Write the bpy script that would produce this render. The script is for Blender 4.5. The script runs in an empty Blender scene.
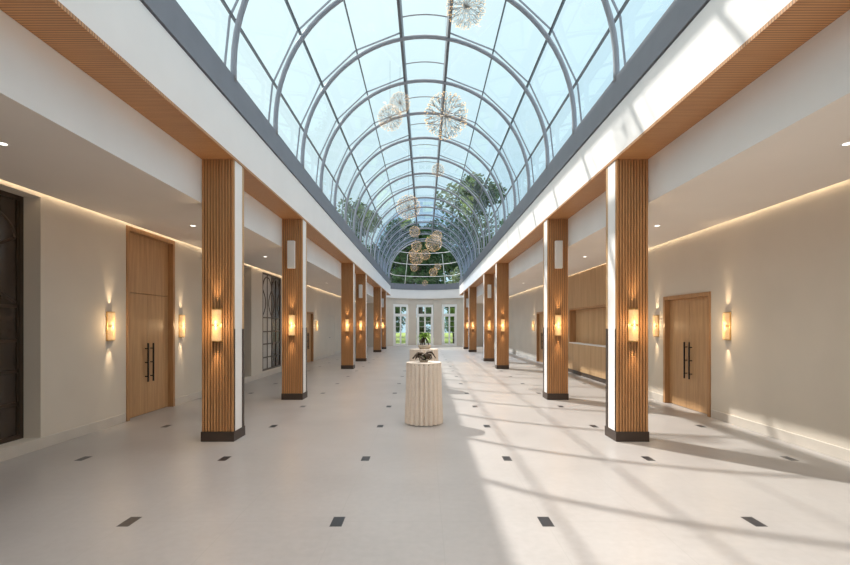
import bpy, bmesh, math, random
from mathutils import Vector, Matrix
R_ = math.radians
random.seed(7)
SC = bpy.context.scene
COL = SC.collection

# ------------------------------------------------------------------ materials
def new_mat(name):
    m = bpy.data.materials.new(name); m.use_nodes = True
    nt = m.node_tree
    for n in list(nt.nodes): nt.nodes.remove(n)
    out = nt.nodes.new('ShaderNodeOutputMaterial')
    return m, nt, out

def N(nt, t, **kw):
    n = nt.nodes.new(t)
    for k, v in kw.items(): setattr(n, k, v)
    return n

def plain(name, col, rough=0.6, metal=0.0, var=0.06, scale=3.0, bump=0.0, spec=0.5):
    """principled with a procedural tone variation"""
    m, nt, out = new_mat(name)
    p = N(nt, 'ShaderNodeBsdfPrincipled')
    p.inputs['Roughness'].default_value = rough
    p.inputs['Metallic'].default_value = metal
    p.inputs['Specular IOR Level'].default_value = spec
    tc = N(nt, 'ShaderNodeTexCoord')
    no = N(nt, 'ShaderNodeTexNoise'); no.inputs['Scale'].default_value = scale; no.inputs['Detail'].default_value = 4
    nt.links.new(tc.outputs['Object'], no.inputs['Vector'])
    rp = N(nt, 'ShaderNodeValToRGB')
    rp.color_ramp.elements[0].position = .3; rp.color_ramp.elements[1].position = .7
    rp.color_ramp.elements[0].color = tuple(c*(1-var) for c in col)+(1,)
    rp.color_ramp.elements[1].color = tuple(min(1, c*(1+var)) for c in col)+(1,)
    nt.links.new(no.outputs['Fac'], rp.inputs['Fac'])
    nt.links.new(rp.outputs['Color'], p.inputs['Base Color'])
    if bump:
        b = N(nt, 'ShaderNodeBump'); b.inputs['Strength'].default_value = bump; b.inputs['Distance'].default_value = .01
        nt.links.new(no.outputs['Fac'], b.inputs['Height']); nt.links.new(b.outputs['Normal'], p.inputs['Normal'])
    nt.links.new(p.outputs[0], out.inputs[0])
    return m

def wood(name, dark, light, rough=0.45, grain=(30, 30, 1.6)):
    m, nt, out = new_mat(name)
    p = N(nt, 'ShaderNodeBsdfPrincipled'); p.inputs['Roughness'].default_value = rough
    p.inputs['Specular IOR Level'].default_value = .35
    tc = N(nt, 'ShaderNodeTexCoord'); mp = N(nt, 'ShaderNodeMapping')
    mp.inputs['Scale'].default_value = grain
    nt.links.new(tc.outputs['Object'], mp.inputs['Vector'])
    no = N(nt, 'ShaderNodeTexNoise'); no.inputs['Scale'].default_value = 1.0; no.inputs['Detail'].default_value = 6
    no.inputs['Roughness'].default_value = .62; no.inputs['Distortion'].default_value = .4
    nt.links.new(mp.outputs[0], no.inputs['Vector'])
    rp = N(nt, 'ShaderNodeValToRGB')
    rp.color_ramp.elements[0].position = .32; rp.color_ramp.elements[1].position = .68
    rp.color_ramp.elements[0].color = dark+(1,); rp.color_ramp.elements[1].color = light+(1,)
    nt.links.new(no.outputs['Fac'], rp.inputs['Fac'])
    nt.links.new(rp.outputs['Color'], p.inputs['Base Color'])
    b = N(nt, 'ShaderNodeBump'); b.inputs['Strength'].default_value = .08; b.inputs['Distance'].default_value = .004
    nt.links.new(no.outputs['Fac'], b.inputs['Height']); nt.links.new(b.outputs['Normal'], p.inputs['Normal'])
    nt.links.new(p.outputs[0], out.inputs[0])
    return m

def soffit_mat():
    """oak battens running across the beam, 24 mm pitch"""
    m, nt, out = new_mat('oak_batten_soffit')
    p = N(nt, 'ShaderNodeBsdfPrincipled'); p.inputs['Roughness'].default_value = .5
    tc = N(nt, 'ShaderNodeTexCoord'); sx = N(nt, 'ShaderNodeSeparateXYZ')
    nt.links.new(tc.outputs['Object'], sx.inputs[0])
    a = N(nt, 'ShaderNodeMath', operation='MULTIPLY'); a.inputs[1].default_value = 1/0.03
    f = N(nt, 'ShaderNodeMath', operation='FRACT'); nt.links.new(sx.outputs['Y'], a.inputs[0]); nt.links.new(a.outputs[0], f.inputs[0])
    g = N(nt, 'ShaderNodeMath', operation='GREATER_THAN'); g.inputs[1].default_value = .72; nt.links.new(f.outputs[0], g.inputs[0])
    mp = N(nt, 'ShaderNodeMapping'); mp.inputs['Scale'].default_value = (2, 45, 10); nt.links.new(tc.outputs['Object'], mp.inputs[0])
    no = N(nt, 'ShaderNodeTexNoise'); no.inputs['Scale'].default_value = 1; nt.links.new(mp.outputs[0], no.inputs['Vector'])
    rp = N(nt, 'ShaderNodeValToRGB'); rp.color_ramp.elements[0].color = (.44, .195, .075, 1); rp.color_ramp.elements[1].color = (.66, .35, .15, 1)
    nt.links.new(no.outputs['Fac'], rp.inputs['Fac'])
    mx = N(nt, 'ShaderNodeMix', data_type='RGBA'); nt.links.new(g.outputs[0], mx.inputs['Factor'])
    nt.links.new(rp.outputs['Color'], mx.inputs['A']); mx.inputs['B'].default_value = (.24, .11, .045, 1)
    nt.links.new(mx.outputs['Result'], p.inputs['Base Color']); nt.links.new(p.outputs[0], out.inputs[0])
    return m

def floor_mat():
    m, nt, out = new_mat('limestone_tile')
    p = N(nt, 'ShaderNodeBsdfPrincipled')
    tc = N(nt, 'ShaderNodeTexCoord'); sx = N(nt, 'ShaderNodeSeparateXYZ'); nt.links.new(tc.outputs['Object'], sx.inputs[0])
    def M(op, a, b=None):
        n = N(nt, 'ShaderNodeMath', operation=op)
        for i, v in enumerate((a, b)):
            if v is None: continue
            if isinstance(v, (int, float)): n.inputs[i].default_value = v
            else: nt.links.new(v, n.inputs[i])
        return n.outputs[0]
    def dist(axis, off, per):      # distance to the nearest grid line
        u = M('MULTIPLY', M('SUBTRACT', sx.outputs[axis], off), 1/per)
        fr = M('FRACT', M('ADD', u, 100.5))
        return M('MULTIPLY', M('ABSOLUTE', M('SUBTRACT', fr, .5)), per)
    ins = M('MULTIPLY', M('LESS_THAN', dist('X', 1.015, 1.75), .050), M('LESS_THAN', dist('Y', 3.97, 1.88), .100))
    joint = M('MAXIMUM', M('LESS_THAN', dist('X', .14, .875), .0035), M('LESS_THAN', dist('Y', 3.97, .94), .0035))
    n1 = N(nt, 'ShaderNodeTexNoise'); n1.inputs['Scale'].default_value = .9; n1.inputs['Detail'].default_value = 5
    n2 = N(nt, 'ShaderNodeTexNoise'); n2.inputs['Scale'].default_value = 14; n2.inputs['Detail'].default_value = 6
    nt.links.new(tc.outputs['Object'], n1.inputs['Vector']); nt.links.new(tc.outputs['Object'], n2.inputs['Vector'])
    s = M('ADD', M('MULTIPLY', n1.outputs['Fac'], .6), M('MULTIPLY', n2.outputs['Fac'], .4))
    rp = N(nt, 'ShaderNodeValToRGB'); rp.color_ramp.elements[0].position = .3; rp.color_ramp.elements[1].position = .7
    rp.color_ramp.elements[0].color = (.365, .340, .325, 1); rp.color_ramp.elements[1].color = (.455, .427, .410, 1)
    nt.links.new(s, rp.inputs['Fac'])
    mj = N(nt, 'ShaderNodeMix', data_type='RGBA'); nt.links.new(M('MULTIPLY', joint, .55), mj.inputs['Factor'])
    nt.links.new(rp.outputs['Color'], mj.inputs['A']); mj.inputs['B'].default_value = (.36, .34, .32, 1)
    mi = N(nt, 'ShaderNodeMix', data_type='RGBA'); nt.links.new(ins, mi.inputs['Factor'])
    nt.links.new(mj.outputs['Result'], mi.inputs['A']); mi.inputs['B'].default_value = (.030, .032, .038, 1)
    nt.links.new(mi.outputs['Result'], p.inputs['Base Color'])
    rr = M('ADD', .24, M('MULTIPLY', n2.outputs['Fac'], .16))
    nt.links.new(rr, p.inputs['Roughness'])
    p.inputs['Specular IOR Level'].default_value = .45
    nt.links.new(p.outputs[0], out.inputs[0])
    return m

def glass_mat(name, tint, ior=1.5, k=1.0):
    m, nt, out = new_mat(name)
    tr = N(nt, 'ShaderNodeBsdfTransparent'); tr.inputs[0].default_value = tint+(1,)
    gl = N(nt, 'ShaderNodeBsdfGlossy'); gl.inputs['Roughness'].default_value = .01; gl.inputs['Color'].default_value = (.93, .97, 1, 1)
    fr = N(nt, 'ShaderNodeLayerWeight'); fr.inputs['Blend'].default_value = .5     # Schlick: the same from both faces of the pane
    pw = N(nt, 'ShaderNodeMath', operation='POWER'); pw.inputs[1].default_value = 5; nt.links.new(fr.outputs['Facing'], pw.inputs[0])
    mu = N(nt, 'ShaderNodeMath', operation='MULTIPLY_ADD'); mu.inputs[1].default_value = k; mu.inputs[2].default_value = ior; nt.links.new(pw.outputs[0], mu.inputs[0])
    mx = N(nt, 'ShaderNodeMixShader'); nt.links.new(mu.outputs[0], mx.inputs[0])
    nt.links.new(tr.outputs[0], mx.inputs[1]); nt.links.new(gl.outputs[0], mx.inputs[2]); nt.links.new(mx.outputs[0], out.inputs[0])
    return m

def emit(name, col, s):
    m, nt, out = new_mat(name)
    e = N(nt, 'ShaderNodeEmission'); e.inputs[0].default_value = col+(1,); e.inputs[1].default_value = s
    nt.links.new(e.outputs[0], out.inputs[0]); return m

def shade_mat():
    """ribbed amber glass lit from inside"""
    m, nt, out = new_mat('amber_ribbed_glass')
    tr = N(nt, 'ShaderNodeBsdfTransparent'); tr.inputs[0].default_value = (1, .80, .48, 1)
    p = N(nt, 'ShaderNodeBsdfPrincipled'); p.inputs['Base Color'].default_value = (.75, .50, .22, 1); p.inputs['Roughness'].default_value = .15
    p.inputs['Emission Color'].default_value = (1, .75, .42, 1); p.inputs['Emission Strength'].default_value = .6
    tc = N(nt, 'ShaderNodeTexCoord'); w = N(nt, 'ShaderNodeTexNoise'); w.inputs['Scale'].default_value = 60
    nt.links.new(tc.outputs['Object'], w.inputs['Vector'])
    rp = N(nt, 'ShaderNodeMapRange'); rp.inputs['To Min'].default_value = .45; rp.inputs['To Max'].default_value = .75
    nt.links.new(w.outputs['Fac'], rp.inputs['Value'])
    mx = N(nt, 'ShaderNodeMixShader'); nt.links.new(rp.outputs[0], mx.inputs[0])
    nt.links.new(tr.outputs[0], mx.inputs[1]); nt.links.new(p.outputs[0], mx.inputs[2]); nt.links.new(mx.outputs[0], out.inputs[0])
    return m

def leaf_mat(name, a, b, sc=.6):
    m, nt, out = new_mat(name)
    d = N(nt, 'ShaderNodeBsdfDiffuse'); t = N(nt, 'ShaderNodeBsdfTranslucent')
    tc = N(nt, 'ShaderNodeTexCoord'); no = N(nt, 'ShaderNodeTexNoise'); no.inputs['Scale'].default_value = sc; no.inputs['Detail'].default_value = 5
    nt.links.new(tc.outputs['Object'], no.inputs['Vector'])
    rp = N(nt, 'ShaderNodeValToRGB'); rp.color_ramp.elements[0].position = .35; rp.color_ramp.elements[1].position = .65
    rp.color_ramp.elements[0].color = a+(1,); rp.color_ramp.elements[1].color = b+(1,)
    nt.links.new(no.outputs['Fac'], rp.inputs['Fac'])
    nt.links.new(rp.outputs['Color'], d.inputs[0]); nt.links.new(rp.outputs['Color'], t.inputs[0])
    mx = N(nt, 'ShaderNodeMixShader'); mx.inputs[0].default_value = .3
    nt.links.new(d.outputs[0], mx.inputs[1]); nt.links.new(t.outputs[0], mx.inputs[2]); nt.links.new(mx.outputs[0], out.inputs[0])
    return m

MT = dict(
    wall=plain('beige_plaster', (.66, .59, .505), .85, var=.03, scale=1.2),
    ceil=plain('warm_white_ceiling', (.80, .74, .68), .9, var=.02, scale=1.0),
    white=plain('white_plaster', (.86, .835, .815), .8, var=.02, scale=1.5),
    base=plain('stone_skirting', (.58, .525, .465), .45, var=.05, scale=4),
    oak=wood('oak_veneer', (.36, .185, .08), (.52, .29, .135)),
    slat=wood('oak_slats', (.40, .185, .075), (.62, .325, .14), grain=(60, 60, 1.2)),
    slatback=plain('slat_backing', (.16, .07, .028), .7),
    pale=wood('pale_oak_panel', (.47, .29, .145), (.60, .39, .21), grain=(9, 9, .6)),
    doorw=wood('door_oak', (.42, .235, .11), (.56, .335, .165), grain=(14, 14, .9)),
    soffit=soffit_mat(),
    bronze=plain('dark_bronze', (.07, .047, .034), .35, .5, var=.1),
    plinth=plain('dark_plinth', (.060, .040, .030), .45, .1, var=.1),
    dglass=plain('smoked_glass', (.048, .034, .026), .2, 0, var=.2, scale=.8),
    reflglass=plain('pale_reflection_glass', (.50, .465, .43), .30, .0, var=.12, scale=1.2),  # reflection in the bright screen leaf put into this pale colour
    steel=plain('painted_steel', (.30, .31, .345), .5, .0, var=.04),
    gutter=plain('grey_steel_gutter', (.20, .205, .235), .5, 0, var=.05),
    ridge=plain('dark_steel_ridge', (.13, .14, .16), .5, 0, var=.05),
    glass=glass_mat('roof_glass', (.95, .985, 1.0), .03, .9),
    bglass=glass_mat('sky_reflection_tint_glass', (.70, .82, .97), .07, 1.0),  # blue sky reflection of the far bays put into the tint
    wglass=glass_mat('window_glass', (.94, .97, .96), .03, .6),
    gold=plain('brushed_brass', (.72, .48, .20), .28, 1.0, var=.1, scale=30),
    goldlit=plain('pale_brass_wire', (.27, .24, .21), .4, .2, var=.1, scale=20),
    shade=shade_mat(),
    bulb=emit('lamp_bulb', (1, .84, .58), 2.6),
    bead=emit('pendant_bead', (1, .64, .28), 1.7),
    cove=emit('cove_strip', (1, .80, .54), 9.5),
    down=emit('downlight_lens', (1, .93, .82), 4),
    black=plain('black_metal', (.018, .015, .014), .35, .6),
    wframe=plain('white_painted_frame', (.88, .88, .86), .5, var=.02),
    speaker=plain('white_speaker_grille', (.74, .71, .67), .6, var=.03, scale=80),
    cloth=plain('cream_linen', (.80, .70, .60), .9, var=.05, scale=40, bump=.1),
    floor=floor_mat(),
    lawn=leaf_mat('lawn', (.26, .35, .12), (.42, .52, .22), 1.5),
    leafd=leaf_mat('leaves_dark', (.026, .060, .024), (.105, .20, .075)),
    leafm=leaf_mat('leaves_mid', (.085, .125, .065), (.24, .30, .17)),
    leafl=leaf_mat('leaves_lime', (.10, .20, .04), (.26, .40, .10)),
    bark=plain('bark', (.10, .075, .055), .9, var=.3, scale=6, bump=.4),
    drift=plain('dark_driftwood', (.060, .038, .022), .8, var=.35, scale=25, bump=.3),
    bloom=plain('cream_petal', (.78, .72, .60), .7, var=.06, scale=20),
    bowl=plain('stoneware', (.50, .42, .33), .6, var=.12, scale=12),
    plantg=leaf_mat('fresh_green', (.10, .20, .03), (.25, .40, .08), 20),
    roof=plain('flat_roof', (.45, .45, .45), .9),
)

# ------------------------------------------------------------------ mesh helpers
class MB:
    def __init__(s): s.bm = bmesh.new()
    def quad(s, *pts):
        return s.bm.faces.new([s.bm.verts.new(p) for p in pts])
    def box(s, x0, x1, y0, y1, z0, z1):
        if x0 > x1: x0, x1 = x1, x0
        if y0 > y1: y0, y1 = y1, y0
        if z0 > z1: z0, z1 = z1, z0
        v = [s.bm.verts.new((x, y, z)) for z in (z0, z1) for y in (y0, y1) for x in (x0, x1)]
        for f in ((0, 2, 3, 1), (4, 5, 7, 6), (0, 1, 5, 4), (2, 6, 7, 3), (0, 4, 6, 2), (1, 3, 7, 5)):
            s.bm.faces.new([v[i] for i in f])
        return s
    def bevelbox(s, x0, x1, y0, y1, z0, z1, r=.004):
        t = bmesh.new()
        m = MB.__new__(MB); m.bm = t; m.box(x0, x1, y0, y1, z0, z1)
        bmesh.ops.bevel(t, geom=list(t.edges), offset=r, segments=2, affect='EDGES', profile=.5)
        me = bpy.data.meshes.new('t'); t.to_mesh(me); t.free(); s.bm.from_mesh(me); bpy.data.meshes.remove(me)
        return s
    def tube(s, pts, rad, n=8, caps=True, closed=False, squash=None):
        pts = [Vector(p) for p in pts]; k = len(pts)
        rs = rad if isinstance(rad, (list, tuple)) else [rad]*k
        rings = []; up0 = None
        for i, p in enumerate(pts):
            a = pts[(i-1) % k] if (closed or i > 0) else p
            b = pts[(i+1) % k] if (closed or i < k-1) else p
            t = (b-a).normalized()
            if up0 is None:
                up = Vector((0, 0, 1)) if abs(t.z) < .9 else Vector((1, 0, 0))
            else: up = up0
            u = (up - t*up.dot(t)).normalized(); w = t.cross(u); up0 = u
            ring = []
            for j in range(n):
                a_ = 2*math.pi*(j+.5)/n
                du, dw = math.cos(a_)*rs[i], math.sin(a_)*rs[i]
                if squash: du *= squash[0]; dw *= squash[1]
                ring.append(s.bm.verts.new(p+u*du+w*dw))
            rings.append(ring)
        m = k if closed else k-1
        for i in range(m):
            A, B = rings[i], rings[(i+1) % k]
            for j in range(n):
                s.bm.faces.new((A[j], A[(j+1) % n], B[(j+1) % n], B[j]))
        if caps and not closed:
            s.bm.faces.new(rings[0][::-1]); s.bm.faces.new(rings[-1])
        return s
    def bar(s, a, b, w, h, up=(0, 0, 1)):
        """square bar a->b, h along 'up'"""
        a, b = Vector(a), Vector(b); t = (b-a).normalized(); up = Vector(up)
        u = (up-t*up.dot(t)).normalized(); v = t.cross(u)
        c = []
        for p in (a, b):
            for du, dv in ((-1, -1), (1, -1), (1, 1), (-1, 1)):
                c.append(s.bm.verts.new(p+u*du*h/2+v*dv*w/2))
        for f in ((0, 3, 2, 1), (4, 5, 6, 7), (0, 1, 5, 4), (1, 2, 6, 5), (2, 3, 7, 6), (3, 0, 4, 7)):
            s.bm.faces.new([c[i] for i in f])
        return s
    def lathe(s, prof, cx=0, cy=0, n=24, a0=0, a1=2*math.pi, fn=None):
        full = abs(a1-a0-2*math.pi) < 1e-6
        cols = []
        for j in range(n if full else n+1):
            a = a0+(a1-a0)*j/n
            col = []
            for i, (r, z) in enumerate(prof):
                rr = r*(fn(a, i) if fn else 1)
                col.append(s.bm.verts.new((cx+rr*math.cos(a), cy+rr*math.sin(a), z)))
            cols.append(col)
        for j in range(n):
            A = cols[j]; B = cols[(j+1) % len(cols)]
            for i in range(len(prof)-1):
                try: s.bm.faces.new((A[i], B[i], B[i+1], A[i+1]))
                except ValueError: pass
        return s
    def ico(s, c, r, sub=1, jit=0, sc=(1, 1, 1)):
        ret = bmesh.ops.create_icosphere(s.bm, subdivisions=sub, radius=r)
        for v in ret['verts']:
            k = 1+random.uniform(-jit, jit)
            v.co = Vector((v.co.x*sc[0]*k, v.co.y*sc[1]*k, v.co.z*sc[2]*k))+Vector(c)
        return s
    def build(s, name, mat, parent=None, loc=None, smooth=False, doubles=True):
        if doubles: bmesh.ops.remove_doubles(s.bm, verts=s.bm.verts, dist=1e-5)
        bmesh.ops.recalc_face_normals(s.bm, faces=s.bm.faces)
        me = bpy.data.meshes.new(name); s.bm.to_mesh(me); s.bm.free()
        if smooth:
            for p in me.polygons: p.use_smooth = True
        o = bpy.data.objects.new(name, me); COL.objects.link(o)
        me.materials.append(MT[mat])
        if parent: o.parent = parent
        if loc: o.location = loc
        return o

def tag(o, label=None, cat=None, group=None, kind=None):
    for k, v in (('label', label), ('category', cat), ('group', group), ('kind', kind)):
        if v: o[k] = v
    return o
def empty(name, loc=(0, 0, 0), rz=0):
    o = bpy.data.objects.new(name, None); COL.objects.link(o); o.location = loc; o.rotation_euler = (0, 0, rz)
    o.empty_display_size = .1
    return o
def struct(o, label, cat): return tag(o, label, cat, kind='structure')
def copy_tree(o, parent=None):
    c = o.copy(); COL.objects.link(c)
    if parent: c.parent = parent
    for ch in list(o.children): copy_tree(ch, c)
    return c
ORD = ['nearest', 'second', 'third', 'fourth', 'fifth', 'farthest']
SIDE = {-1: 'shaded', 1: 'sunlit'}

# ------------------------------------------------------------------ key dimensions (metres)
WX = 5.13          # aisle wall face
CX0, CX1 = 2.717, 3.175
Y0, YE = -6.0, 37.2
ZC, ZS = 3.39, 4.01
ZF, ZG = 4.745, 5.17
COLY = [6.70, 10.46, 17.88, 21.64, 29.06, 32.82]
RT, ZV = 2.717, 5.33     # arch radius and springing
AC, AR = 35.8, 3.7       # apse centre and radius
YG = 35.8

# ------------------------------------------------------------------ floor & ground
f = MB(); f.box(-5.6, 5.6, Y0-.3, 40.2, -.12, 0)
struct(f.build('floor', 'floor'), 'pale limestone tile floor with small dark rectangular inlays', 'floor')
g = MB(); g.box(-60, 60, 40.2, 110, -.3, -.08)
struct(g.build('ground', 'lawn'), 'sunny green lawn beyond the tall white glazed doors', 'lawn')

# ------------------------------------------------------------------ aisle walls
LEFT_OPEN = [(2.6, 6.30, .15, 3.36), (8.10, 9.65, 0, 3.37), (11.2, 13.94, .15, 3.36), (14.9, 16.8, .20, 3.34),
             (20.05, 21.65, 0, 2.25), (24.9, 26.8, 0, 2.20)]
RIGHT_OPEN = [(8.47, 10.13, 0, 2.26), (12.1, 16.6, 1.05, 2.21), (20.05, 21.65, 0, 2.25)]
def wall(side, opens, name, label):
    m = MB(); ys = sorted({Y0, YE}|{o[0] for o in opens}|{o[1] for o in opens})
    for a, b in zip(ys, ys[1:]):
        op = [o for o in opens if o[0] <= a and o[1] >= b]
        if not op: m.box(side*WX, side*(WX+.3), a, b, 0, 3.75)
        else:
            _, _, z0, z1 = op[0]
            if z0 > 0: m.box(side*WX, side*(WX+.3), a, b, 0, z0)
            m.box(side*WX, side*(WX+.3), a, b, z1, 3.75)
    w = struct(m.build(name, 'wall'), label, 'wall')
    bb = MB()
    segs = []; cur = Y0
    for o in sorted(opens):
        if o[2] < .14: segs.append((cur, o[0]-.02)); cur = o[1]+.02
    segs.append((cur, YE))
    for a, b in segs: bb.bevelbox(side*(WX-.014), side*(WX+.02), a, b, 0, .148, .004)
    struct(bb.build('baseboard_'+('left' if side < 0 else 'right'), 'base'),
           'low stone baseboard along the '+SIDE[side]+' aisle wall', 'baseboard')
wall(-1, LEFT_OPEN, 'wall_left', 'beige plaster wall along the shaded aisle')
wall(1, RIGHT_OPEN, 'wall_right', 'beige plaster wall along the sunlit aisle')
m = MB(); m.box(-5.6, 5.6, Y0-.2, Y0, 0, 5.17)
for k in range(24):    # round-headed gable over the entrance wall
    a, b = math.pi*k/24, math.pi*(k+1)/24
    p = [(2.9*math.cos(t), 5.33+2.9*math.sin(t)) for t in (a, b)]
    for y in (Y0-.2, Y0):
        m.quad((p[0][0], y, 5.1), (p[0][0], y, p[0][1]), (p[1][0], y, p[1][1]), (p[1][0], y, 5.1))
struct(m.build('wall_back', 'wall'), 'plain beige wall closing the near end of the hall', 'wall')

# aisle ceilings, fascias, soffits, gutters
for s in (-1, 1):
    sd = 'left' if s < 0 else 'right'
    m = MB(); m.box(s*3.176, s*5.05, Y0, YE, ZC, ZC+.05)
    struct(m.build('ceiling_'+sd, 'ceil'), 'flat plaster ceiling over the '+SIDE[s]+' aisle', 'ceiling')
    m = MB(); m.box(s*3.19, s*5.5, Y0-.2, YE+.2, 3.75, 3.9)
    struct(m.build('roof_'+sd, 'roof'), 'flat roof over the '+SIDE[s]+' aisle', 'roof')
    m = MB(); m.box(s*CX1, s*(CX1+.07), Y0, YE, ZC+.001, 4.6)
    struct(m.build('trim_aisle_'+sd, 'white'), 'white drop fascia above the '+SIDE[s]+' aisle', 'fascia')
    m = MB(); m.box(s*CX0, s*(CX1-.001), Y0, YE, ZS+.035, ZF)
    struct(m.build('trim_nave_'+sd, 'white'), 'deep white beam under the grey gutter, '+SIDE[s]+' side', 'beam')
    m = MB(); m.box(s*(CX0-.012), s*(CX1-.002), Y0, YE, ZS, ZS+.035)
    struct(m.build('trim_soffit_'+sd, 'soffit'), 'battened oak soffit spanning the column heads, '+SIDE[s]+' side', 'soffit')
    m = MB(); m.box(s*(CX0+.05), s*3.1, Y0, YE, ZF, ZF+.02); m.box(s*(CX0-.02), s*3.15, Y0, YE, ZF+.02, ZG)
    struct(m.build('trim_gutter_'+sd, 'gutter'), 'grey steel gutter carrying the glass vault, '+SIDE[s]+' side', 'gutter')
    m = MB(); m.box(s*5.015, s*5.045, Y0+.1, YE-.1, ZC+.051, ZC+.085)
    tag(m.build('cove_light_strip', 'cove'), 'warm cove light strip hidden above the '+SIDE[s]+' aisle wall', 'light strip')
    m = MB(); m.box(s*3.3, s*5.43, YE, YE+.2, 0, 3.75)
    struct(m.build('wall_end_'+sd, 'wall'), 'short end wall closing the '+SIDE[s]+' aisle', 'wall')

# ------------------------------------------------------------------ apse
WIN = [R_(-33), 0, R_(33)]; HW = math.asin(.73/AR)
def ap(th, r, z): return (r*math.sin(th), AC+r*math.cos(th), z)
def apse_ring(m, r0, r1, z0, z1, a0, a1, n):
    for k in range(n):
        a, b = a0+(a1-a0)*k/n, a0+(a1-a0)*(k+1)/n
        P = [ap(a, r0, z0), ap(b, r0, z0), ap(b, r0, z1), ap(a, r0, z1)]; Q = [ap(a, r1, z0), ap(b, r1, z0), ap(b, r1, z1), ap(a, r1, z1)]
        m.quad(*P); m.quad(*Q); m.quad(P[0], P[1], Q[1], Q[0]); m.quad(P[3], P[2], Q[2], Q[3])
        if k == 0: m.quad(P[0], P[3], Q[3], Q[0])
        if k == n-1: m.quad(P[1], P[2], Q[2], Q[1])
AM = R_(68)
m = MB(); cur = -AM
for w in WIN:
    apse_ring(m, AR, AR+.2, 0, 4.0, cur, w-HW, 5)
    apse_ring(m, AR, AR+.2, 3.40, 4.0, w-HW, w+HW, 1); cur = w+HW
apse_ring(m, AR, AR+.2, 0, 4.0, cur, AM, 5)
struct(m.build('wall_far', 'wall'), 'curved beige wall at the far end with three tall glazed doors', 'wall')
m = MB(); apse_ring(m, AR-.14, AR+.15, 3.88, 4.60, -AM, AM, 30)
struct(m.build('trim_apse_band', 'white'), 'curved white band above the far wall', 'fascia')
m = MB(); apse_ring(m, AR-.17, AR+.15, 4.60, 5.08, -AM, AM, 30)
struct(m.build('trim_apse_gutter', 'gutter'), 'curved grey gutter above the far white band', 'gutter')
for i, th in enumerate(WIN):
    rt = empty('window_%d' % (i+1), ap(th, AR*math.cos(HW)+.02, 0), -th)
    struct(rt, 'tall white double glazed doors, '+['on the shaded flank of', 'central in', 'on the sunlit flank of'][i]+' the curved far wall', 'window')
    W = .71; D = .07
    fm = MB()
    for a, b, c, d in ((-W, -W+.17, 0, 3.40), (W-.17, W, 0, 3.40), (-W+.17, W-.17, 3.18, 3.40), (-W+.17, W-.17, 2.46, 2.62), (-W+.17, W-.17, 0, .06)):
        fm.box(a, b, 0, D, c, d)
    fm.build('window_frame', 'wframe', rt)
    for s in (-1, 1):
        lf = MB(); x0, x1 = (-.54, -.003) if s < 0 else (.003, .54)
        lf.box(x0, x0+.06, .01, .06, .06, 2.46); lf.box(x1-.06, x1, .01, .06, .06, 2.46)
        lf.box(x0, x1, .01, .06, .06, .16); lf.box(x0, x1, .01, .06, 2.38, 2.46)
        for z in (.62, 1.08, 1.54, 2.0): lf.box(x0+.05, x1-.05, .02, .05, z-.012, z+.012)
        l = lf.build('door_leaf', 'wframe', rt)
        gm = MB(); gm.quad((x0+.05, .035, .16), (x1-.05, .035, .16), (x1-.05, .035, 2.38), (x0+.05, .035, 2.38)); gm.build('pane', 'wglass', l)
    tm = MB(); tm.box(-.05, .05, .01, .06, 2.62, 3.18); t = tm.build('transom_bar', 'wframe', rt)
    gm = MB(); gm.quad((-.54, .035, 2.62), (.54, .035, 2.62), (.54, .035, 3.18), (-.54, .035, 3.18)); gm.build('pane', 'wglass', t)

# ------------------------------------------------------------------ glass barrel vault
vault = empty('skylight_vault', (0, 0, ZG))
struct(vault, 'barrel vaulted glass roof on grey steel arches', 'skylight')
def vb(mb, name, mat, smooth=False):
    o = mb.build(name, mat, vault, smooth=smooth); o.location = (0, 0, -ZG); return o
ARY = [6.70+1.88*k for k in range(-6, 16)]
PA = [10.8, 32.4, 54.0, 75.6]                 # purlin angles from the crown
def av(deg, r): return (r*math.sin(R_(deg)), ZV+r*math.cos(R_(deg)))
RGL = 2.87
for y in ARY+[YG]:
    m = MB()
    pts = [(-RT, y, ZG-.05), (-RT, y, ZV-.1)]+[(av(a, RT)[0], y, av(a, RT)[1]) for a in range(-90, 91, 5)]+[(RT, y, ZV-.1), (RT, y, ZG-.05)]
    m.tube(pts, .043, 10); vb(m, 'arch_rib', 'steel', True)
VERT = [(-RGL, ZG)]+[av(a, RGL) for a in (-75.6, -54, -32.4, -10.8, 10.8, 32.4, 54, 75.6)]+[(RGL, ZG)]
for y in ARY:
    m = MB()
    for i, (a, b) in enumerate(zip(VERT, VERT[1:])):
        if i == 4: continue
        m.bar((a[0], y+.02, a[1]), (b[0], y+.02, b[1]), .015, .03, up=((a[0]+b[0]), 0, a[1]+b[1]-2*ZV+.01))
    vb(m, 'glazing_bar', 'steel')
for s in (-1, 1):
    for a in PA[1:]:
        x, z = av(s*a, 2.82); m = MB(); m.bar((x, Y0, z), (x, YG, z), .034 if a == 54 else .020, .05, up=(x, 0, z-ZV))
        vb(m, 'purlin', 'ridge')
    x, z = av(s*PA[0], 2.80)
    m = MB(); m.bar((x, Y0, z+.17), (x, YG, z+.17), .06, .50); vb(m, 'ridge_beam', 'ridge')
m = MB()
for y in ARY: m.tube([(-.5+.125*k, y, 8.54-.22*(-.5+.125*k)**2) for k in range(9)], .013, 6)
vb(m, 'lantern_bars', 'steel')
m = MB(); m2 = MB()
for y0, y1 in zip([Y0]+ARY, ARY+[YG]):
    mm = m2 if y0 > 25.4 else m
    for i, (a, b) in enumerate(zip(VERT, VERT[1:])):
        if i == 4: a, b = (-.53, 8.56), (.53, 8.56)
        mm.quad((a[0], y0, a[1]), (b[0], y0, b[1]), (b[0], y1, b[1]), (a[0], y1, a[1]))
vb(m, 'roof_glass', 'glass'); vb(m2, 'sky_tint_roof_glass', 'bglass')
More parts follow.
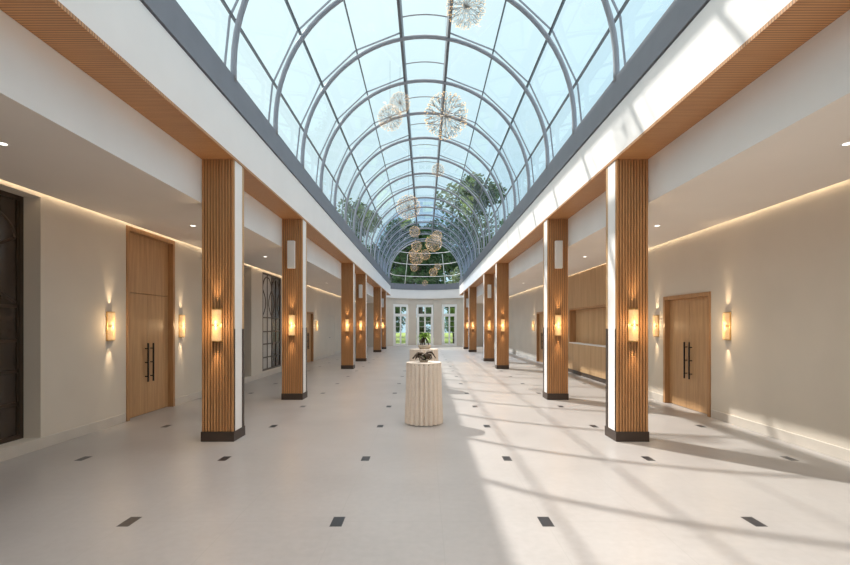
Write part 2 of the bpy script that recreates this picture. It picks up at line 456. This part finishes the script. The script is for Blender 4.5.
# sloping glazed end between the last arch and the apse gutter
def end_pt(x, z):
    yb = AC+math.sqrt(max(0, (AR-.02)**2-x*x)); zt = ZV+math.sqrt(max(1e-6, 2.80**2-x*x))
    t = (z-5.06)/(zt-5.06); return (x, yb+(YG-yb)*t, z)
m = MB(); NX = 24
for i in range(NX):
    xa, xb = -2.75+5.5*i/NX, -2.75+5.5*(i+1)/NX
    za, zb = [ZV+math.sqrt(max(0, 2.80**2-x*x)) for x in (xa, xb)]
    for k in range(4):
        m.quad(end_pt(xa, 5.06+(za-5.06)*k/4), end_pt(xb, 5.06+(zb-5.06)*k/4), end_pt(xb, 5.06+(zb-5.06)*(k+1)/4), end_pt(xa, 5.06+(za-5.06)*(k+1)/4))
# cheeks from the end of the vault down to the gutter
for s in (-1, 1):
    m.quad((s*RGL, YG, ZG), (s*RGL, 38.1, 5.06), (s*2.72, YG, 5.9), (s*2.72, YG, 5.3))
vb(m, 'end_glass', 'glass')
for z in (5.66, 6.51, 7.27):
    xm = math.sqrt(2.78**2-(z-ZV)**2); m = MB()
    m.tube([end_pt(-xm+2*xm*k/16, z) for k in range(17)], .022, 6); vb(m, 'end_ring', 'wframe')
for x in (-1.67, 1.67):
    m = MB(); m.tube([end_pt(x*(1-.05*k), 5.06+(7.15-5.06)*k/4) for k in range(5)], .022, 6); vb(m, 'end_mullion', 'wframe')

# ------------------------------------------------------------------ columns
def make_column():
    rt = empty('slatted_column')
    W, D = CX1-CX0, .41
    m = MB(); m.box(-W/2+.016, W/2-.016, .028, D-.028, .0, ZS); m.build('core', 'slatback', rt)
    for y0, y1, nm in ((0, .03, 'front_slats'), (D-.03, D, 'rear_slats')):
        m = MB(); n = 11; p = W/n
        for k in range(n):
            a = -W/2+p*k; m.bevelbox(a+.0065, a+p-.0065, y0, y1, .14, ZS, .005)
        m.build(nm, 'slat', rt)
    for s in (-1, 1):
        m = MB(); m.box(s*W/2, s*(W/2-.01), .028, .046, .14, ZS); m.box(s*W/2, s*(W/2-.01), D-.095, D-.028, .14, ZS)
        m.build('edge_strip', 'pale', rt)
        m = MB(); m.box(s*(W/2-.012), s*(W/2-.002), .046, D-.095, .14, ZS); m.build('side_panel', 'white', rt)
        for y0, y1 in ((.027, .044), (D-.10, D-.027)):
            m = MB(); m.box(s*(W/2-.004), s*(W/2+.006), y0, y1, .14, 1.60); m.build('corner_guard', 'bronze', rt)
    m = MB(); m.bevelbox(-W/2-.008, W/2+.008, -.008, D+.008, 0, .14, .004); m.build('plinth', 'plinth', rt)
    return rt
proto = make_column(); first = True
XC = (CX0+CX1)/2
for s in (-1, 1):
    for i, y in enumerate(COLY):
        o = proto if first else copy_tree(proto); first = False
        o.location = (s*XC, y, 0)
        tag(o, '%s slatted oak column in the %s row%s' % (ORD[i], SIDE[s], ', white speaker high on its face' if i % 2 else ', bearing only a sconce'),
            'column', 'slatted oak columns flanking the hall')

# ------------------------------------------------------------------ sconces
def make_sconce():
    rt = empty('wall_sconce')                # faces -Y, back at y = 0, z from 0 to .475
    m = MB(); m.bevelbox(-.072, .072, -.022, 0, .0, .475, .003); m.build('back_plate', 'gold', rt)
    for z0, nm in ((.02, 'lower_shade'), (.25, 'upper_shade')):
        m = MB()
        m.lathe([(.060, z0), (.062, z0+.005), (.062, z0+.20), (.060, z0+.205)], 0, -.024, 36, math.pi, 2*math.pi,
                fn=lambda a, i: 1+.05*math.cos(a*36))
        m.build(nm, 'shade', rt, smooth=True)
    for z in (.006, .232, .458):
        m = MB(); m.lathe([(.001, z), (.066, z), (.066, z+.012), (.001, z+.012)], 0, -.022, 18, math.pi, 2*math.pi)
        m.build('brass_cap', 'gold', rt)
    for z in (.195, .285):
        m = MB(); m.ico((0, -.05, z), .020, 2, 0, (1, 1, 1.35)); m.build('bulb', 'bulb', rt, smooth=True)
    for up in (0, 1):
        L = bpy.data.lights.get('sconce_beam') or bpy.data.lights.new('sconce_beam', 'SPOT')
        L.energy = 15; L.color = (1, .76, .48); L.spot_size = R_(46); L.spot_blend = 1.0; L.shadow_soft_size = .02
        lo = bpy.data.objects.new('sconce_beam', L); COL.objects.link(lo); lo.parent = rt
        lo.location = (0, -.06, .485 if up else -.01); lo.rotation_euler = (R_(177) if up else R_(3), 0, 0)
    L = bpy.data.lights.get('sconce_glow') or bpy.data.lights.new('sconce_glow', 'POINT')
    L.energy = 3.2; L.color = (1, .70, .38); L.shadow_soft_size = .04
    lo = bpy.data.objects.new('sconce_glow', L); COL.objects.link(lo); lo.parent = rt; lo.location = (0, -.20, .237)
    return rt
sp = make_sconce(); first = True
def put_sconce(loc, rz, label, group):
    global first
    o = sp if first else copy_tree(sp); first = False
    o.location = loc; o.rotation_euler = (0, 0, rz); tag(o, label, 'wall lamp', group)
for s in (-1, 1):
    for i, y in enumerate(COLY):
        put_sconce((s*XC, y, 1.415), 0, 'amber glass sconce on the %s column of the %s row' % (ORD[i], SIDE[s]), 'sconces on the columns')
LS = [(-1, 7.66, 'on the shaded wall, camera side of the tall oak double door'), (-1, 9.90, 'on the shaded wall, far side of the tall oak double door'),
      (-1, 22.2, 'just past the low oak door on the shaded wall'),
      (1, 7.98, 'on the sunlit wall, camera side of the low oak double door'), (1, 10.42, 'on the sunlit wall, far side of the low oak double door'),
      (1, 22.2, 'past the second oak door on the sunlit wall')]
for s, y, d in LS:
    put_sconce((s*WX, y, 1.40), R_(90) if s < 0 else R_(-90), 'brass sconce '+d, 'sconces on the aisle walls')
for o in COL.objects:
    pass

# ------------------------------------------------------------------ speakers
def make_speaker():
    rt = empty('column_speaker')
    m = MB(); m.bevelbox(-.082, .082, -.10, -.02, 0, .61, .012); m.build('grille', 'speaker', rt)
    m = MB(); m.box(-.04, .04, -.03, 0, .1, .5); m.build('bracket', 'black', rt)
    return rt
spk = make_speaker(); first = True
for s in (-1, 1):
    for i in (1, 3, 5):
        o = spk if first else copy_tree(spk); first = False
        o.location = (s*XC, COLY[i], 2.905)
        tag(o, 'slim white speaker high on the %s column of the %s row' % (ORD[i], SIDE[s]), 'speaker', 'white speakers on the columns')

# ------------------------------------------------------------------ doors
def pull(parent, y, z0, z1, x=0):
    """vertical black bar pull on a leaf lying in the X = x plane, room on the -X side"""
    m = MB(); m.bar((x-.055, y, z0), (x-.055, y, z1), .022, .022, up=(1, 0, 0))
    for z in (z0+.1, (z0+z1)/2, z1-.1): m.bar((x-.055, y, z), (x, y, z), .018, .018)
    m.build('pull_handle', 'black', parent)
def oak_door(name, side, y0, y1, h, label, transom=None):
    # local frame: room towards -X; for the left wall the whole door is turned half round
    yc = (y0+y1)/2; rt = empty(name, (side*WX, yc, 0), 0 if side > 0 else math.pi)
    struct(rt, label, 'door')
    w = (y1-y0)/2; fw = .075; d = .08
    m = MB()
    for a, b in ((-w, -w+fw), (w-fw, w)): m.bevelbox(-.022, .28, a, b, 0, h, .004)
    m.bevelbox(-.022, .28, -w+fw, w-fw, h-fw, h, .004)
    m.build('door_frame', 'oak', rt)
    t = MB(); t.box(d+.06, d+.09, -w+.02, w-.02, 0, h-.02); t.build('gap_blocker', 'slatback', rt)  # added backing that blocks daylight leaking through the leaf gaps
    top = transom or h-fw
    if transom:
        t = MB(); t.bevelbox(d, d+.05, -w+fw, w-fw, transom+.006, h-fw, .003); t.build('overpanel', 'doorw', rt)
    for s in (-1, 1):
        a, b = sorted((s*.002, s*(w-fw-.003)))
        t = MB(); t.bevelbox(d, d+.05, a, b, .008, top-.002, .003); lf = t.build('door_leaf', 'doorw', rt)
        pull(lf, s*.085, .60, 1.32, d)
oak_door('door_1', -1, 8.10, 9.65, 3.37, 'full height oak double door with black bar pulls in the shaded wall', 2.23)
oak_door('door_2', 1, 8.47, 10.13, 2.26, 'low oak double door in the sunlit wall, lit along its foot')
oak_door('door_3', -1, 20.05, 21.65, 2.25, 'low oak double door farther down the shaded wall')
oak_door('door_4', 1, 20.05, 21.65, 2.25, 'low oak double door past the servery on the sunlit wall')
rt = empty('door_5', (-WX, 25.85, 0), math.pi)
struct(rt, 'flush plaster coloured service door far down the shaded wall', 'door')
m = MB(); m.box(.004, .06, -.92, .92, .0, 2.185); m.build('door_leaf', 'wall', rt)
m = MB(); m.box(-.02, .03, -.94, .94, 2.185, 2.2); m.build('head_trim', 'base', rt)
m = MB(); m.bar((-.04, .5, 1.0), (-.04, .62, 1.0), .02, .02); m.bar((-.04, .5, 1.0), (.01, .5, 1.0), .02, .02); m.build('lever_handle', 'black', rt)

# ------------------------------------------------------------------ dark bronze screens
def screen(name, x, y0, y1, z0, z1, label, halves, refl_leaves=()):
    rt = empty(name, (x, y0, z0)); struct(rt, label, 'window')
    H = z1-z0; L = y1-y0; n = halves
    m = MB()
    for a, b, c, d in ((0, .06, 0, H), (L-.06, L, 0, H), (.06, L-.06, 0, .06), (.06, L-.06, H-.06, H)): m.box(-.03, .03, a, b, c, d)
    m.build('window_frame', 'bronze', rt)
    for k in range(n):
        a = .06+(L-.12)*k/n; b = .06+(L-.12)*(k+1)/n
        lf = MB(); c = (a+b)/2; w = (b-a)/2
        for yy in (a+.015, b-.015): lf.box(-.022, .022, yy-.015, yy+.015, .06, H-.06)
        lf.box(-.022, .022, c-.018, c+.018, .06, H-.06)
        for z in (.62, 1.05, 1.45, 1.90): lf.box(-.022, .022, a, b, z-z0-.02, z-z0+.02)
        for s in (-1, 1):
            # long arcs pinching to a waist: hourglass tracery
            lf.tube([(0, c+s*w*(.95-.62*math.sin(math.pi*t/12)), 1.95-z0+.85*t/12) for t in range(13)], .024, 6)
            lf.tube([(0, c+s*w*(.95*math.cos(math.pi*t/24)), 2.80-z0+.42*math.sin(math.pi*t/24)) for t in range(13)], .024, 6)
        l = lf.build('glazed_leaf', 'bronze', rt)
        g = MB(); g.box(-.006, .006, a, b, .06, H-.06)
        g.build('pane', 'reflglass' if k in refl_leaves else 'dglass', l)
    return rt
screen('window_4', -5.38, 2.62, 6.29, .15, 3.36, 'dark bronze glazed screen beside the camera in the shaded wall', 2)
screen('window_5', -5.38, 11.22, 13.93, .15, 3.36, 'dark bronze screen recessed behind the nearest column of the shaded row', 2)
screen('window_6', -5.16, 14.9, 16.8, .20, 3.34, 'bronze hourglass tracery screen with a reflection painted into one half, beyond the nearest shaded column', 2, (0,))

# ------------------------------------------------------------------ oak servery on the sunlit wall
bar = empty('servery_panelling', (WX, 14.7, 0))
tag(bar, 'pale oak panelled servery with a long counter in the sunlit wall', 'servery')
y0, y1, a, b = 11.3-14.7, 17.9-14.7, 12.1-14.7, 16.6-14.7
m = MB()
def planks(u0, u1, z0, z1):
    n = max(1, round((u1-u0)/.30)); p = (u1-u0)/n
    for k in range(n): m.bevelbox(-.045, -.001, u0+p*k+.001, u0+p*(k+1)-.001, z0, z1, .002)
planks(y0, a, .13, 3.38); planks(b, y1, .13, 3.38); planks(a, b, .13, 1.03); planks(a, b, 2.21, 3.38)
m.build('wall_panels', 'pale', bar)
m = MB(); m.box(-.06, .26, a-.02, b+.02, 1.03, 1.065); m.build('counter', 'white', bar)
m = MB()
for u in (a, b): m.box(-.055, .2, u-.03, u+.03, 1.065, 2.24)
m.box(-.055, .2, a+.03, b-.03, 2.18, 2.24); m.build('opening_frame', 'oak', bar)
m = MB(); n = 10
for k in range(n): m.bevelbox(.16, .2, a+.03+(b-a-.06)*k/n+.002, a+.03+(b-a-.06)*(k+1)/n-.002, 1.066, 2.18, .003)
m.build('shutter', 'pale', bar)
m = MB(); m.box(-.03, -.016, y0, y1, 0, .13); m.build('kickboard', 'plinth', bar)

# ------------------------------------------------------------------ downlights
def make_down():
    rt = empty('recessed_downlight')
    m = MB(); m.lathe([(.040, -.001), (.058, -.004), (.060, .0)], 0, 0, 24); m.build('trim_ring', 'wframe', rt, smooth=True)
    m = MB(); m.lathe([(.0005, .0), (.041, .0)], 0, 0, 24); m.build('lens', 'down', rt)
    L = bpy.data.lights.new('downlight_beam', 'SPOT'); L.energy = 12; L.color = (1, .86, .68); L.spot_size = R_(95); L.spot_blend = .8; L.shadow_soft_size = .04
    lo = bpy.data.objects.new('downlight_beam', L); COL.objects.link(lo); lo.parent = rt; lo.location = (0, 0, -.02)
    return rt
dp = make_down(); first = True
nth = ['first', 'second', 'third', 'fourth', 'fifth', 'sixth', 'seventh', 'eighth', 'last']
for s in (-1, 1):
    for k in range(9):
        o = dp if first else copy_tree(dp); first = False
        o.location = (s*4.05, 4.52+3.72*k, ZC-.001)
        tag(o, '%s small round downlight along the ceiling of the %s aisle' % (nth[k], SIDE[s]), 'downlight', 'recessed ceiling downlights')

# ------------------------------------------------------------------ starburst pendants
def burst_meshes(n=90):
    m = MB(); bd = MB(); ga = math.pi*(3-math.sqrt(5)); rnd = random.Random(3)
    for i in range(n):
        z = 1-2*(i+.5)/n; r = math.sqrt(1-z*z); a = ga*i
        d = Vector((r*math.cos(a), r*math.sin(a), z)); L = .70+rnd.uniform(-.05, .05)
        m.tube([d*.08, d*L], .0055, 4, caps=False)
        for q in range(5):   # forked tips that make the shell of the globe
            e = Vector((rnd.uniform(-1, 1), rnd.uniform(-1, 1), rnd.uniform(-1, 1))); e = (e-d*e.dot(d)).normalized()
            tip = (d*.97+e*rnd.uniform(.10, .24)).normalized()*rnd.uniform(.94, 1.02)
            m.tube([d*(L-.04), tip], .0055, 3, caps=False)
            bd.ico(tip, .0165, 0)
    m.ico((0, 0, 0), .08, 2)
    return m, bd
bm1, bm2 = burst_meshes()
pend0 = empty('starburst_pendant')
bm1.build('wire_burst', 'goldlit', pend0, doubles=False); tag(bm2.build('light_tips', 'bead', pend0, doubles=False), kind='stuff')
F = 472.0
#        px    py    r_px  real_r  label
PEND = [(466, 6, 20, .36, 'largest, highest starburst pendant at the near end of the vault'),
        (446, 116, 22, .46, 'big wide starburst pendant under the ridge beam, second from the entrance'),
        (400, 103, 10.5, .26, 'upper of two overlapping small starburst pendants in the near vault'),
        (390, 118, 12.5, .30, 'lower of two overlapping small starburst pendants in the near vault'),
        (438, 170, 6.5, .22, 'small faint starburst pendant alone behind the big wide one'),
        (408.5, 207, 12, .40, 'golden starburst pendant alone above the far cluster'),
        (414.7, 231.6, 5.5, .23, 'dim starburst pendant at the top of the far cluster'),
        (437.2, 235.6, 5, .24, 'small pendant half behind the biggest globe of the far cluster'),
        (433.6, 243, 8.5, .38, 'biggest starburst globe of the far cluster'),
        (416.4, 246.2, 5.5, .26, 'mid sized starburst directly above the far cluster\'s bunched pair'),
        (425, 254.7, 5.3, .27, 'starburst in the very middle of the far cluster'),
        (416.4, 257.8, 7, .35, 'bright bunched starburst, widest of the far cluster\'s low group'),
        (412.8, 253.5, 4, .22, 'small starburst tucked beside the bright bunched one'),
        (414.3, 267.6, 3.8, .255, 'small starburst hanging under the bright bunched one'),
        (433.4, 272.2, 4.2, .25, 'low starburst of the pair near the end glazing'),
        (437.7, 266.6, 3.4, .22, 'upper tiny starburst of the pair near the end glazing'),
        (425, 283, 2.8, .19, 'lowest and tiniest starburst, in front of the grey end gutter')]
for i, (px, py, rp, rr, lab) in enumerate(PEND):
    Y = rr*F/rp; X = (px-425)*Y/F; Z = 1.65+(325.4-py)*Y/F
    o = pend0 if i == 0 else copy_tree(pend0)
    o.location = (X, Y, Z)
    for ch in o.children:
        ch.scale = (rr,)*3; ch.rotation_euler = (.3*i, .5*i, .9*i)
    zt = ZV+math.sqrt(2.80**2-X*X)
    c = MB(); c.tube([(0, 0, rr*.1), (0, 0, max(rr, zt-Z))], .0022, 6); c.build('suspension_cable', 'black', o)
    tag(o, lab, 'pendant light', 'starburst pendants under the glass vault')

# ------------------------------------------------------------------ cocktail tables
def make_table(name, loc, r, label):
    rt = empty(name, loc); H = 1.03; n = 22
    m = MB()
    prof = [(r*.985, H-.012), (r*1.0, H-.03), (r*.99, H-.12), (r*1.0, H-.45), (r*1.04, .3), (r*1.07, .012)]
    amp = [.02, .08, .16, .20, .21, .215]
    m.lathe(prof, 0, 0, n*8, fn=lambda a, i: 1+amp[i]*(abs(math.cos(a*n/2))**.75-.85))
    m.build('pleated_skirt', 'cloth', rt, smooth=True)
    m = MB(); m.lathe([(.0005, H), (r*.985, H), (r*1.0, H-.005), (r*1.0, H-.016)], 0, 0, 64); m.build('cloth_top', 'cloth', rt, smooth=False)
    m = MB(); m.lathe([(.001, .012), (.24, .012), (.24, .03), (.035, .05), (.03, H-.05), (.28, H-.04), (.28, H-.022), (.001, H-.022)], 0, 0, 20)
    m.build('pedestal', 'black', rt)
    tag(rt, label, 'table', 'cocktail tables on the hall axis')
    return rt
T1 = (-.02, 7.985, 0); T2 = (-.03, 12.4, 0)
make_table('cocktail_table', T1, .295, 'near round cocktail table in a pleated cream cloth, driftwood on top')
make_table('cocktail_table', T2, .37, 'second cocktail table in cream cloth, behind the driftwood one, plant on top')
rn = random.Random(11)
def leaf(m, base, d, L, w, droop=.3):
    """curved leaf blade with a folded midrib"""
    d = Vector(d).normalized(); side = d.cross(Vector((0, 0, 1)))
    side = side.normalized() if side.length > .01 else Vector((1, 0, 0)); up = side.cross(d)
    prev = None
    for k in range(6):
        t = k/5; c = Vector(base)+d*L*t+Vector((0, 0, -droop*L*t*t)); ww = w*math.sin(math.pi*(.08+.9*t))
        row = [m.bm.verts.new(c+side*ww+up*.15*ww), m.bm.verts.new(c), m.bm.verts.new(c-side*ww+up*.15*ww)]
        if prev:
            m.bm.faces.new((prev[0], prev[1], row[1], row[0])); m.bm.faces.new((prev[1], prev[2], row[2], row[1]))
        prev = row
c1 = empty('driftwood_centrepiece', (T1[0], T1[1], 1.03))
m = MB()
for k in range(22):
    a = k*2.4; L = rn.uniform(.12, .21); z = rn.uniform(.05, .16)
    pts = [(0, 0, .03)]+[(L*t*math.cos(a+.5*t), L*t*math.sin(a+.5*t), .03+z*math.sin(t*2.9)) for t in (.35, .7, 1.0)]
    m.tube(pts, [.022, .020, .016, .006], 7)
m.build('branches', 'drift', c1, smooth=True)
m = MB()
for k in range(9):
    a = k*2.39; leaf(m, (.03*math.cos(a), .03*math.sin(a), .06), (math.cos(a), math.sin(a), rn.uniform(.2, 1.0)), rn.uniform(.09, .15), .022, .5)
m.build('dark_leaves', 'leafd', c1)
m = MB(); m.lathe([(.001, .001), (.06, .001), (.075, .02), (.07, .035), (.06, .03), (.001, .028)], 0, 0, 24); m.build('dish', 'bowl', c1, smooth=True)
for k in range(9):
    a = k*2.1+.4; r = rn.uniform(.05, .12); m = MB()
    cz = rn.uniform(.03, .17); cx, cy = r*math.cos(a), r*math.sin(a)
    for p in range(5):
        b = p*2*math.pi/5; m.ico((cx+.011*math.cos(b), cy+.011*math.sin(b), cz), .012, 1, 0, (1, 1, .5))
    m.build('blossom', 'bloom', c1, smooth=True)
tag(c1, 'dark driftwood and cream blossoms on the near cocktail table', 'centrepiece')
c2 = empty('potted_plant', (T2[0]+.02, T2[1]-.03, 1.03))
m = MB(); m.lathe([(.001, .001), (.13, .001), (.16, .05), (.17, .11), (.155, .11), (.145, .06), (.001, .05)], 0, 0, 28); m.build('planter_bowl', 'bowl', c2, smooth=True)
m = MB()
for a in (0.2, 2.2, 3.3, 4.6): m.tube([(.13*math.cos(a), .10*math.sin(a), .05), (.085*math.cos(a), .06*math.sin(a), .18), (.02*math.cos(a), .02*math.sin(a), .30), (0, 0, .36)], [.014, .018, .022, .016], 8)
m.build('forked_stems', 'drift', c2, smooth=True)
m = MB()
for k in range(46):
    a = k*2.4; e = rn.uniform(-.1, 1.3)
    leaf(m, (0, 0, .33+.006*(k % 9)), (math.cos(a), math.sin(a), e), rn.uniform(.12, .24), .030, .45)
m.build('leaves', 'plantg', c2)
tag(c2, 'green leafy plant on dark forked stems on the second cocktail table', 'plant')

# ------------------------------------------------------------------ garden
def crown_mesh(blobs, leaf_s, per, mat, name):
    m = MB(); r = random.Random(len(blobs)*13+per)
    for (bx, by, bz, br) in blobs:
        for k in range(per):
            d = Vector((r.gauss(0, 1), r.gauss(0, 1), r.gauss(0, 1))).normalized()*br*(r.random()**.45)
            c = Vector((bx, by, bz))+Vector((d.x, d.y, d.z*.85))
            n = Vector((r.gauss(0, 1), r.gauss(0, 1), r.gauss(0, 1)+.6)).normalized(); u = n.orthogonal().normalized(); v = n.cross(u); s = leaf_s*r.uniform(.6, 1.2)
            m.quad(c-u*s, c-v*s*.5, c+u*s, c+v*s*.5)
    return m.build(name, mat, doubles=False)
def make_tree(seed, H, cr, mat, dens, ls=.30):
    r = random.Random(seed); rt = empty('garden_tree')
    bl = []
    for k in range(16):
        a = r.uniform(0, 6.28); q = r.uniform(.1, .8)*cr; z = H*r.uniform(.34, .92); q *= 1.15-.7*abs(z/H-.55)*1.6
        bl.append((q*math.cos(a), q*math.sin(a), z, cr*r.uniform(.28, .5)))
    m = MB(); m.tube([(0, 0, -.3), (.1, 0, H*.2), (0, .15, H*.45), (.1, 0, H*.8)], [H*.028, H*.022, H*.015, .03], 9)
    for b in bl[:10]: m.tube([(0, .05, H*.28), (b[0]*.5, b[1]*.5, (H*.3+b[2])/2), (b[0], b[1], b[2])], [H*.010, H*.006, .02], 6)
    m.build('trunk', 'bark', rt, smooth=True)
    c = crown_mesh(bl, ls, dens, mat, 'crown'); c.parent = rt
    return rt
protoT = {'d': make_tree(1, 12, 4.2, 'leafd', 420), 'm': make_tree(5, 17, 4.6, 'leafm', 380, .28), 'l': make_tree(9, 6, 2.2, 'leafl', 260, .16), 'b': make_tree(9, 6, 2.2, 'leafd', 300, .16)}
used = set()
TREES = [('m', 5.9, 58, 1.20, 0.0, 'tall loose grey-green tree rising over the sunlit side of the end glazing'),
         ('m', 17.6, 60, 1.10, 2.0, 'outermost tall grey-green tree past the sunlit gutter'),
         ('m', -8.4, 58, 1.02, 1.1, 'loose grey-green tree beyond the shaded side of the end glazing'),
         ('m', -19.5, 60, .95, 3.0, 'outermost tall tree past the shaded gutter'),
         ('d', -10.9, 46.8, 1.10, .7, 'dark dense tree behind the shaded flank of the end glazing'),
         ('d', -.4, 48.6, 1.08, 2.4, 'dark dense tree in the middle behind the end glazing'),
         ('d', 10.4, 46.8, 1.10, 4.0, 'dark dense tree behind the sunlit flank of the end glazing'),
         ('d', -6.0, 76, 1.25, 5.0, 'deep green tree set far back in the garden, shaded half'),
         ('d', 6.6, 77, 1.25, 1.9, 'deep green tree set far back in the garden, sunlit half'),
         ('b', -6.6, 45.4, .70, .6, 'dark bush outside, past the shaded flank glazed doors'),
         ('b', -3.4, 45.6, .68, 2.6, 'dark bush seen through the shaded flank glazed doors'),
         ('b', -.4, 43.0, .46, 4.6, 'dark bush seen through the central glazed doors'),
         ('l', 2.75, 45.3, .60, 1.8, 'lime shrub seen through the sunlit flank glazed doors'),
         ('b', 5.7, 45.4, .68, 3.2, 'dark bush outside beside the lime shrub'),
         ('b', -5.0, 67.0, 1.15, 1.6, 'tall bush deep in the garden behind the shaded flank bushes'),
         ('b', 1.3, 67.0, 1.15, .9, 'tall bush deep in the garden behind the central glazed doors'),
         ('b', 7.6, 67.4, 1.15, 5.2, 'tall bush deep in the garden behind the lime shrub')]
for k, x, y, s, rz, lab in TREES:
    o = copy_tree(protoT[k]) if k in used else protoT[k]; used.add(k)
    o.location = (x, y, -.1); o.scale = (s,)*3; o.rotation_euler = (0, 0, rz)
    tag(o, lab, 'shrub' if k in 'lb' else 'tree', 'garden shrubs' if k in 'lb' else 'garden trees')
    if k in 'lb': o.name = 'garden_shrub'

# ------------------------------------------------------------------ daylight
sun = bpy.data.lights.new('sun', 'SUN'); sun.energy = 4.8; sun.angle = R_(1.0); sun.color = (1, .945, .87)
so = bpy.data.objects.new('sun', sun); COL.objects.link(so)
so.rotation_euler = Vector((1, -1.05, -1.557)).to_track_quat('-Z', 'Y').to_euler()
w = bpy.data.worlds.new('sky'); SC.world = w; w.use_nodes = True
nt = w.node_tree
for n in list(nt.nodes): nt.nodes.remove(n)
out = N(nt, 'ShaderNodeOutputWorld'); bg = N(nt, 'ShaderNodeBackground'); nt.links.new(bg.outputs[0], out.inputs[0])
tc = N(nt, 'ShaderNodeTexCoord'); sx = N(nt, 'ShaderNodeSeparateXYZ'); nt.links.new(tc.outputs['Generated'], sx.inputs[0])
no = N(nt, 'ShaderNodeTexNoise'); no.inputs['Scale'].default_value = 2.6; no.inputs['Detail'].default_value = 6
nt.links.new(tc.outputs['Generated'], no.inputs['Vector'])
dt = N(nt, 'ShaderNodeVectorMath', operation='DOT_PRODUCT'); dt.inputs[1].default_value = Vector((-.55, .25, .80)).normalized()
nt.links.new(tc.outputs['Generated'], dt.inputs[0])
ad = N(nt, 'ShaderNodeMath', operation='MULTIPLY_ADD'); nt.links.new(no.outputs['Fac'], ad.inputs[0]); ad.inputs[1].default_value = .5
nt.links.new(dt.outputs['Value'], ad.inputs[2])
rp = N(nt, 'ShaderNodeValToRGB'); nt.links.new(ad.outputs[0], rp.inputs['Fac'])
e = rp.color_ramp.elements
e[0].position = .30; e[0].color = (.50, .77, .94, 1); e[1].position = 1.0; e[1].color = (.80, .98, 1.0, 1)
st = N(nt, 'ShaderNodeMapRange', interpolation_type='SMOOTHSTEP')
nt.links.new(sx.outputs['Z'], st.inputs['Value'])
st.inputs['From Min'].default_value = .55; st.inputs['From Max'].default_value = .95; st.inputs['To Min'].default_value = .95; st.inputs['To Max'].default_value = 2.9  # strength raised towards the unseen zenith to add interior fill light
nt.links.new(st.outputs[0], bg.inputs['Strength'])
zfill = N(nt, 'ShaderNodeMapRange', interpolation_type='SMOOTHSTEP'); nt.links.new(sx.outputs['Z'], zfill.inputs['Value'])
zfill.inputs['From Min'].default_value = .50; zfill.inputs['From Max'].default_value = .85
mz = N(nt, 'ShaderNodeMix', data_type='RGBA'); nt.links.new(zfill.outputs[0], mz.inputs['Factor'])       # overhead sky out of view, warmed as part of the added fill
nt.links.new(rp.outputs['Color'], mz.inputs['A']); mz.inputs['B'].default_value = (1, .935, .885, 1)
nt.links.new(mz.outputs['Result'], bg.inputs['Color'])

# ------------------------------------------------------------------ camera
cam = bpy.data.cameras.new('camera'); co = bpy.data.objects.new('camera', cam); COL.objects.link(co)
co.location = (0, 0, 1.65); co.rotation_euler = (R_(90), 0, 0)
cam.sensor_width = 36; cam.lens = 472/850*36; cam.shift_x = 0; cam.shift_y = (325.4-282.5)/850
cam.clip_start = .05; cam.clip_end = 400
SC.camera = co
SC.view_settings.view_transform = 'Standard'; SC.view_settings.look = 'None'
SC.view_settings.gamma = 1; SC.view_settings.exposure = .2; SC.view_settings.use_curve_mapping = False
cy = SC.cycles
cy.max_bounces = 14; cy.diffuse_bounces = 7; cy.glossy_bounces = 4; cy.transparent_max_bounces = 24; cy.transmission_bounces = 6
cy.use_denoising = True; cy.sample_clamp_indirect = 8
